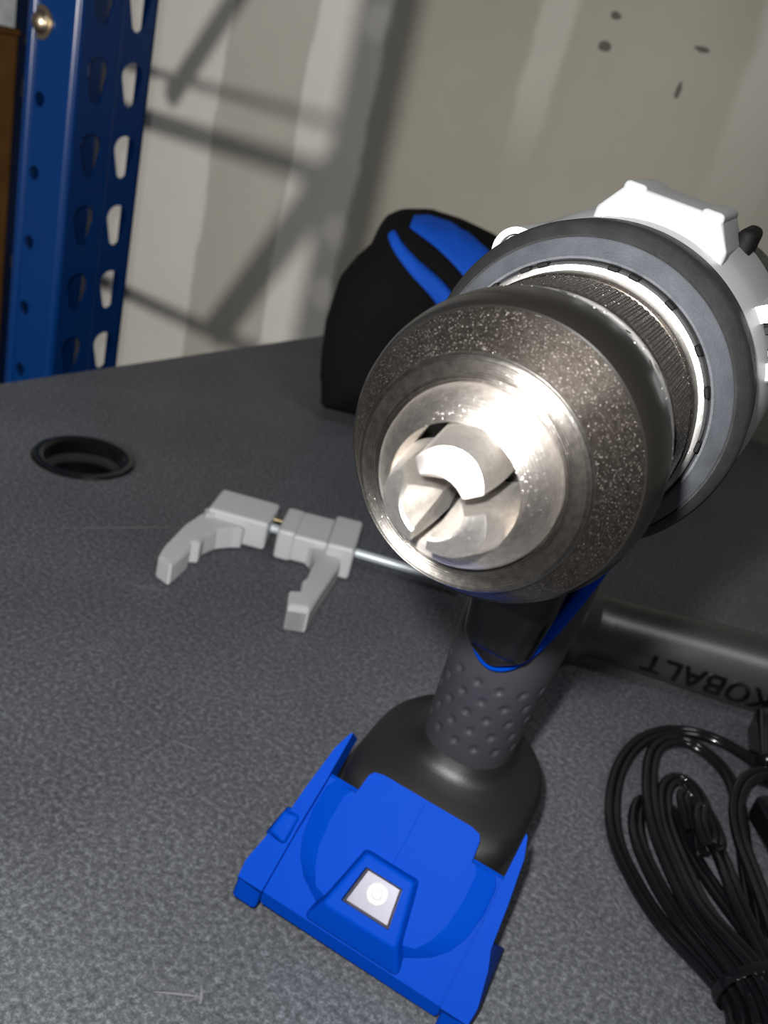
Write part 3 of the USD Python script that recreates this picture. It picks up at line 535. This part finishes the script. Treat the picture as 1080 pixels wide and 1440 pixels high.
# side rails: thin blades rising at the back, thick shoes in front, tabs turned down under the front lip
for sx in (-1, 1):
    f = lambda pts, n: slope_pts([(sx * x, v) for x, v in pts], n)
    blade = m3.Manifold.hull_points(np.vstack([f([(26.6, 46.5), (27.6, 46.0), (29.4, 41), (30.9, 29), (32.0, 17), (26.8, 17), (26.6, 30)], -8), f([(26.6, 46.8), (27.3, 46.2), (29.0, 41), (30.5, 29), (31.6, 17), (27.0, 17), (26.6, 32)], 2.0)]).tolist())
    shoe = m3.Manifold.hull_points(np.vstack([f([(27.0, 19), (31.2, 18.6), (33.2, 13), (35.0, 4), (34.6, -0.6), (27.0, -0.6)], 1.7), f([(27.0, 18), (31.4, 18), (33.6, 13), (35.4, 4), (35.0, -1.0), (27.0, -1.0)], -0.4), np.array([(sx * a, b, c) for a, b, c in ((27, 69, -167.0), (35.2, 69, -167.5), (35.2, 96, -163), (27, 96, -163))]) * 1e-3]).tolist())
    obj('side_blade', to_tm(blade), M['blue'], mount, smooth=30)
    rail = obj('side_rail', to_tm(shoe), M['blue'], mount, smooth=30)
    bump = m3.Manifold.batch_hull([m3.Manifold.sphere(0.0011, 14).translate(tuple(p)) for p in np.vstack([f([(29.0, 13.6), (29.0, 19.4), (31.6, 19.0), (32.2, 14.2)], 2.2), f([(28.6, 13), (28.6, 20.6), (31.8, 20.2), (33.2, 13)], 0.2)])])
    if sx < 0: obj('rail_clip', to_tm(bump), M['blue'], mount, smooth=40)
    tab = m3.Manifold.batch_hull([m3.Manifold.sphere(0.0012, 14).translate(tuple(np.array(p) * 1e-3)) for p in ((sx * 28.6, 67.8, -161.5), (sx * 33.6, 67.0, -162.0), (sx * 33.8, 66.8, -167.4), (sx * 28.8, 67.4, -168.2), (sx * 33.8, 90, -167.4), (sx * 28.8, 90, -167.4))])
    obj('rail_tab', to_tm(tab), M['blue'], mount, smooth=40)

# ---------------------------------------------------------------- grey two-jaw clip on a steel rod, lying on the desk
clip = thing('clamp_gauge', 'grey plastic two-jaw clamp on a thin steel rod lying on the desk', 'clamp')
def flat(pts, z0, z1, r=0.0012): return extrude(Polygon(np.array(pts) * 1e-3).buffer(-0.001).buffer(0.001), z1 - z0, z0, r)
left_arm = flat([(-79, 398), (-72, 402), (-58, 398), (-60, 386), (-64, 384), (-70, 379), (-73.5, 371), (-73.5, 363.5), (-77, 362), (-76, 356), (-77.5, 347), (-79, 339.5), (-86, 344), (-86.5, 353), (-84.5, 376)], 0.0006, 0.0112)
left_block = to_tm(rbox((-0.078, 0.389, 0.0008), (-0.049, 0.413, 0.0152), 0.0018)); left_block.apply_transform(trimesh.transformations.rotation_matrix(math.radians(-2), (0, 0, 1), (-0.063, 0.401, 0)))
left_rib = flat([(-80, 392), (-62, 404), (-56, 403), (-56, 398), (-62, 398), (-78, 386)], 0.0112, 0.0136, 0.0008)
lj = obj('jaw', cat(left_arm, left_block, left_rib), M['grey_plastic'], clip, smooth=30)
right_block = to_tm(rbox((-0.0445, 0.386, 0.0008), (-0.0085, 0.413, 0.0145), 0.0018)); collar_blk = to_tm(rbox((-0.0215, 0.382, 0.0006), (-0.0082, 0.4135, 0.0168), 0.0018))
notch_blk = to_tm(rbox((-0.0445, 0.385, 0.0006), (-0.036, 0.411, 0.0158), 0.0018))
right_arm = flat([(-33, 390), (-14, 390), (-13, 377), (-17.5, 345), (-19, 331), (-28, 329.5), (-29.5, 341), (-24.5, 346), (-24.5, 352), (-26.2, 354), (-24.8, 358), (-24, 374), (-27, 384)], 0.0006, 0.0112)
right_foot = flat([(-18.6, 345), (-19, 331), (-28, 329.5), (-29.5, 341)], 0.0006, 0.0128)
rj = obj('jaw', cat(right_block, collar_blk, notch_blk, right_arm, right_foot), M['grey_plastic'], clip, smooth=30)
obj('rod', rod((-0.050, 0.3995, 0.0082), (0.046, 0.3925, 0.0082), 0.0021, 24), M['rod_steel'], clip, smooth=40, label='thin zinc-plated steel rod')
obj('pin', rod((-0.052, 0.4045, 0.0105), (-0.040, 0.4037, 0.0105), 0.0014, 16), M['brass'], clip, smooth=40, label='small brass pin between the jaws')

# ---------------------------------------------------------------- black auxiliary handle lying at the right
aux = thing('side_handle', 'black auxiliary side handle lying on the desk right of the drill grip', 'handle')
HY, prof = 0.3655, [(0.078, 0.0001, 0), (0.078, 0.0085, 0), (0.0855, 0.0090, 0), (0.0868, 0.0180, 0), (0.0880, 0.0196, 0), (0.0905, 0.0200, 0), (0.0925, 0.0192, 0), (0.0950, 0.0165, 0), (0.0990, 0.0144, 0), (0.1050, 0.0138, 0), (0.125, 0.0145, 0), (0.150, 0.0158, 0), (0.175, 0.0166, 0), (0.200, 0.0163, 0), (0.214, 0.0158, 0), (0.219, 0.0140, 0), (0.221, 0.0100, 0), (0.2215, 0.0001, 0)]
px = np.array([p[0] for p in prof]); pr = np.array([p[1] for p in prof])
xs = np.unique(np.r_[px, np.linspace(0.099, 0.214, 40)])
from scipy.interpolate import PchipInterpolator
PR = PchipInterpolator(px, pr, extrapolate=True) if np.all(np.diff(px) > 0) else None
px2 = px + np.arange(len(px)) * 1e-7; PR = PchipInterpolator(px2, pr)
xs = np.unique(np.r_[px2, np.linspace(0.099, 0.214, 40)])
AX_Z = lambda x: 0.0201 - 0.0034 * np.clip((x - 0.09) / 0.085, 0, 1.3)
ang = np.linspace(0, 2 * np.pi, 72, endpoint=False)
rings = [np.stack([np.full(72, x), HY + PR(x) * np.cos(ang), AX_Z(x) + PR(x) * np.sin(ang)], 1) for x in xs]
M['aux'] = plain('satin_black_handle', (0.028, 0.028, 0.029), 0.40, spec=1.0, coat=0.3, coat_roughness=0.35, bump=(1500, 0.2, 0.0002))
hb_ = obj('grip', loft(rings), M['aux'], aux, smooth=35)
tx = meshkit.text_mesh('KOBALT', 0.0104, 0.0011, bold=True); tx = tx.subdivide_to_size(0.0012) if hasattr(tx, 'subdivide_to_size') else tx
v = np.array(tx.vertices); X = 0.1775 - v[:, 0]; R_ = PR(X) - 0.0005 + v[:, 2]; ph = math.radians(84) + v[:, 1] / 0.0160
tv = np.stack([X, HY - R_ * np.sin(ph), AX_Z(X) + R_ * np.cos(ph)], 1); tm_ = trimesh.Trimesh(tv, tx.faces, process=False)
if tm_.volume < 0: tm_.invert()
obj('embossed_lettering', tm_, M['black_gloss'], aux, smooth=30, label='raised black lettering')

# ---------------------------------------------------------------- coiled power cord at the lower right
cordt = thing('power_cord', 'coiled glossy black power cord tied with a twist tie at the lower right', 'cord')
def zip_cord(pts, n=140, r=0.00155):
    p = spline(np.array(pts) * 1e-3, n); out = []
    t = np.gradient(p, axis=0); t /= np.linalg.norm(t, axis=1, keepdims=True); s = np.cross(t, (0, 0, 1.0)); s /= np.linalg.norm(s, axis=1, keepdims=True)
    for k in (-1, 1): out.append(sweep(p + s * k * r * 0.93, circle(r, 14)))
    return cat(*out)
loops = [
    [(128, 190, 4), (125, 206, 3), (113.5, 222, 2.2), (105.8, 240, 2.0), (102.6, 254, 2.0), (103.4, 273, 2.0), (108.6, 294, 2.2), (118.5, 312.5, 3), (133, 324, 4), (149, 325, 5), (162, 315, 6.5), (172, 298, 7), (178, 270, 6), (172, 238, 4.5), (160, 214, 4), (152, 200, 4), (150, 180, 4)],
    [(133, 188, 9), (129, 206, 9.5), (121.5, 223, 8), (118, 241, 6.5), (115.8, 259, 6), (116.2, 277, 6), (119.5, 297, 6), (126, 311, 5.5), (136.5, 317.5, 5), (146, 313, 4.6), (151.5, 301, 4.4), (151, 284, 4.2), (147.5, 260, 4), (144, 234, 4), (141, 212, 4.6), (140, 190, 4.6)],
    [(136, 188, 13), (132, 207, 13), (125, 223, 10), (122.5, 242, 7), (121.5, 261, 4.8), (123, 281, 3), (127.5, 293, 2.4), (133, 296.5, 2.2), (137.3, 291, 2.2), (138.6, 279, 2.4), (137.0, 260, 5.5), (135.5, 243, 9.5), (136, 228, 10.5), (138.5, 212, 11), (140, 190, 11)],
    [(131, 188, 5), (128.5, 206, 5), (117.5, 224, 5), (111.5, 242, 4.4), (109.8, 256, 3.6), (111.5, 270, 2.6), (116.5, 279, 2.2), (123, 279, 2.0), (127.5, 272, 2.0), (129.5, 258, 2.2), (133.0, 240, 4.5), (138, 222, 7.5), (143, 208, 8), (146, 190, 8)],
    [(146, 186, 12), (144.5, 206, 12), (145, 226, 10.5), (146, 246, 8), (146.8, 266, 6), (149, 284, 7.2), (157, 299, 9.5), (170, 304, 11), (186, 300, 11)],
    [(152, 186, 8), (149.5, 208, 8.2), (152, 232, 8.5), (156, 252, 10), (165, 262, 11.5), (182, 262, 12)],
]
for L in loops: obj('cord_loop', zip_cord(L), M['cord'], cordt, smooth=50)
small = [[(127.6, 262, 8.0), (126.4, 272, 9.5), (128.2, 279, 9.5), (131.2, 277, 8.5), (131.5, 266, 7), (130.6, 254, 6.4)], [(131.0, 254, 10), (130.2, 265, 11), (132.6, 272, 10.6), (135.4, 268, 9.5), (135.2, 257, 8.6)]]
for L in small: obj('cord_loop', zip_cord(L, 70, 0.0013), M['cord'], cordt, smooth=50)
plug = to_tm(rbox((-0.011, -0.019, 0), (0.011, 0.019, 0.015), 0.003)); plug.apply_transform(trimesh.transformations.rotation_matrix(math.radians(-12), (0, 0, 1))); plug.apply_translation((0.176, 0.323, 0.0004))
obj('plug', plug, M['cord'], cordt, smooth=40, label='moulded black plug body')
plug2 = to_tm(rbox((-0.009, -0.017, 0), (0.009, 0.017, 0.012), 0.003)); plug2.apply_transform(trimesh.transformations.rotation_matrix(math.radians(10), (0, 0, 1))); plug2.apply_translation((0.1665, 0.272, 0.0004))
obj('connector', plug2, M['cord'], cordt, smooth=40, label='moulded black connector')
tie = []
c0 = np.array([0.1385, 0.2035, 0.0078]); d1 = np.array([0.93, 0.36, 0]); d1 /= np.linalg.norm(d1)
a = np.linspace(0, 2 * np.pi, 60, endpoint=False); se = superell(0.0168, 0.0090, 60, 2.4)
ring_pts = c0 + se[:, :1] * d1 + se[:, 1:] * np.array([0, 0, 1.0])
nrm_ = np.cross(d1, (0, 0, 1.0))
prof_rings = []
for i in range(60):
    o = ring_pts[i] - c0; o /= np.linalg.norm(o); prof_rings.append(np.array([ring_pts[i] + o * x * 0.0005 + nrm_ * y * 0.0014 for x, y in ((-1, -1), (1, -1), (1.6, 0), (1, 1), (-1, 1))]))
obj('twist_tie', loft(prof_rings, closed=True), M['cord'], cordt, smooth=50)
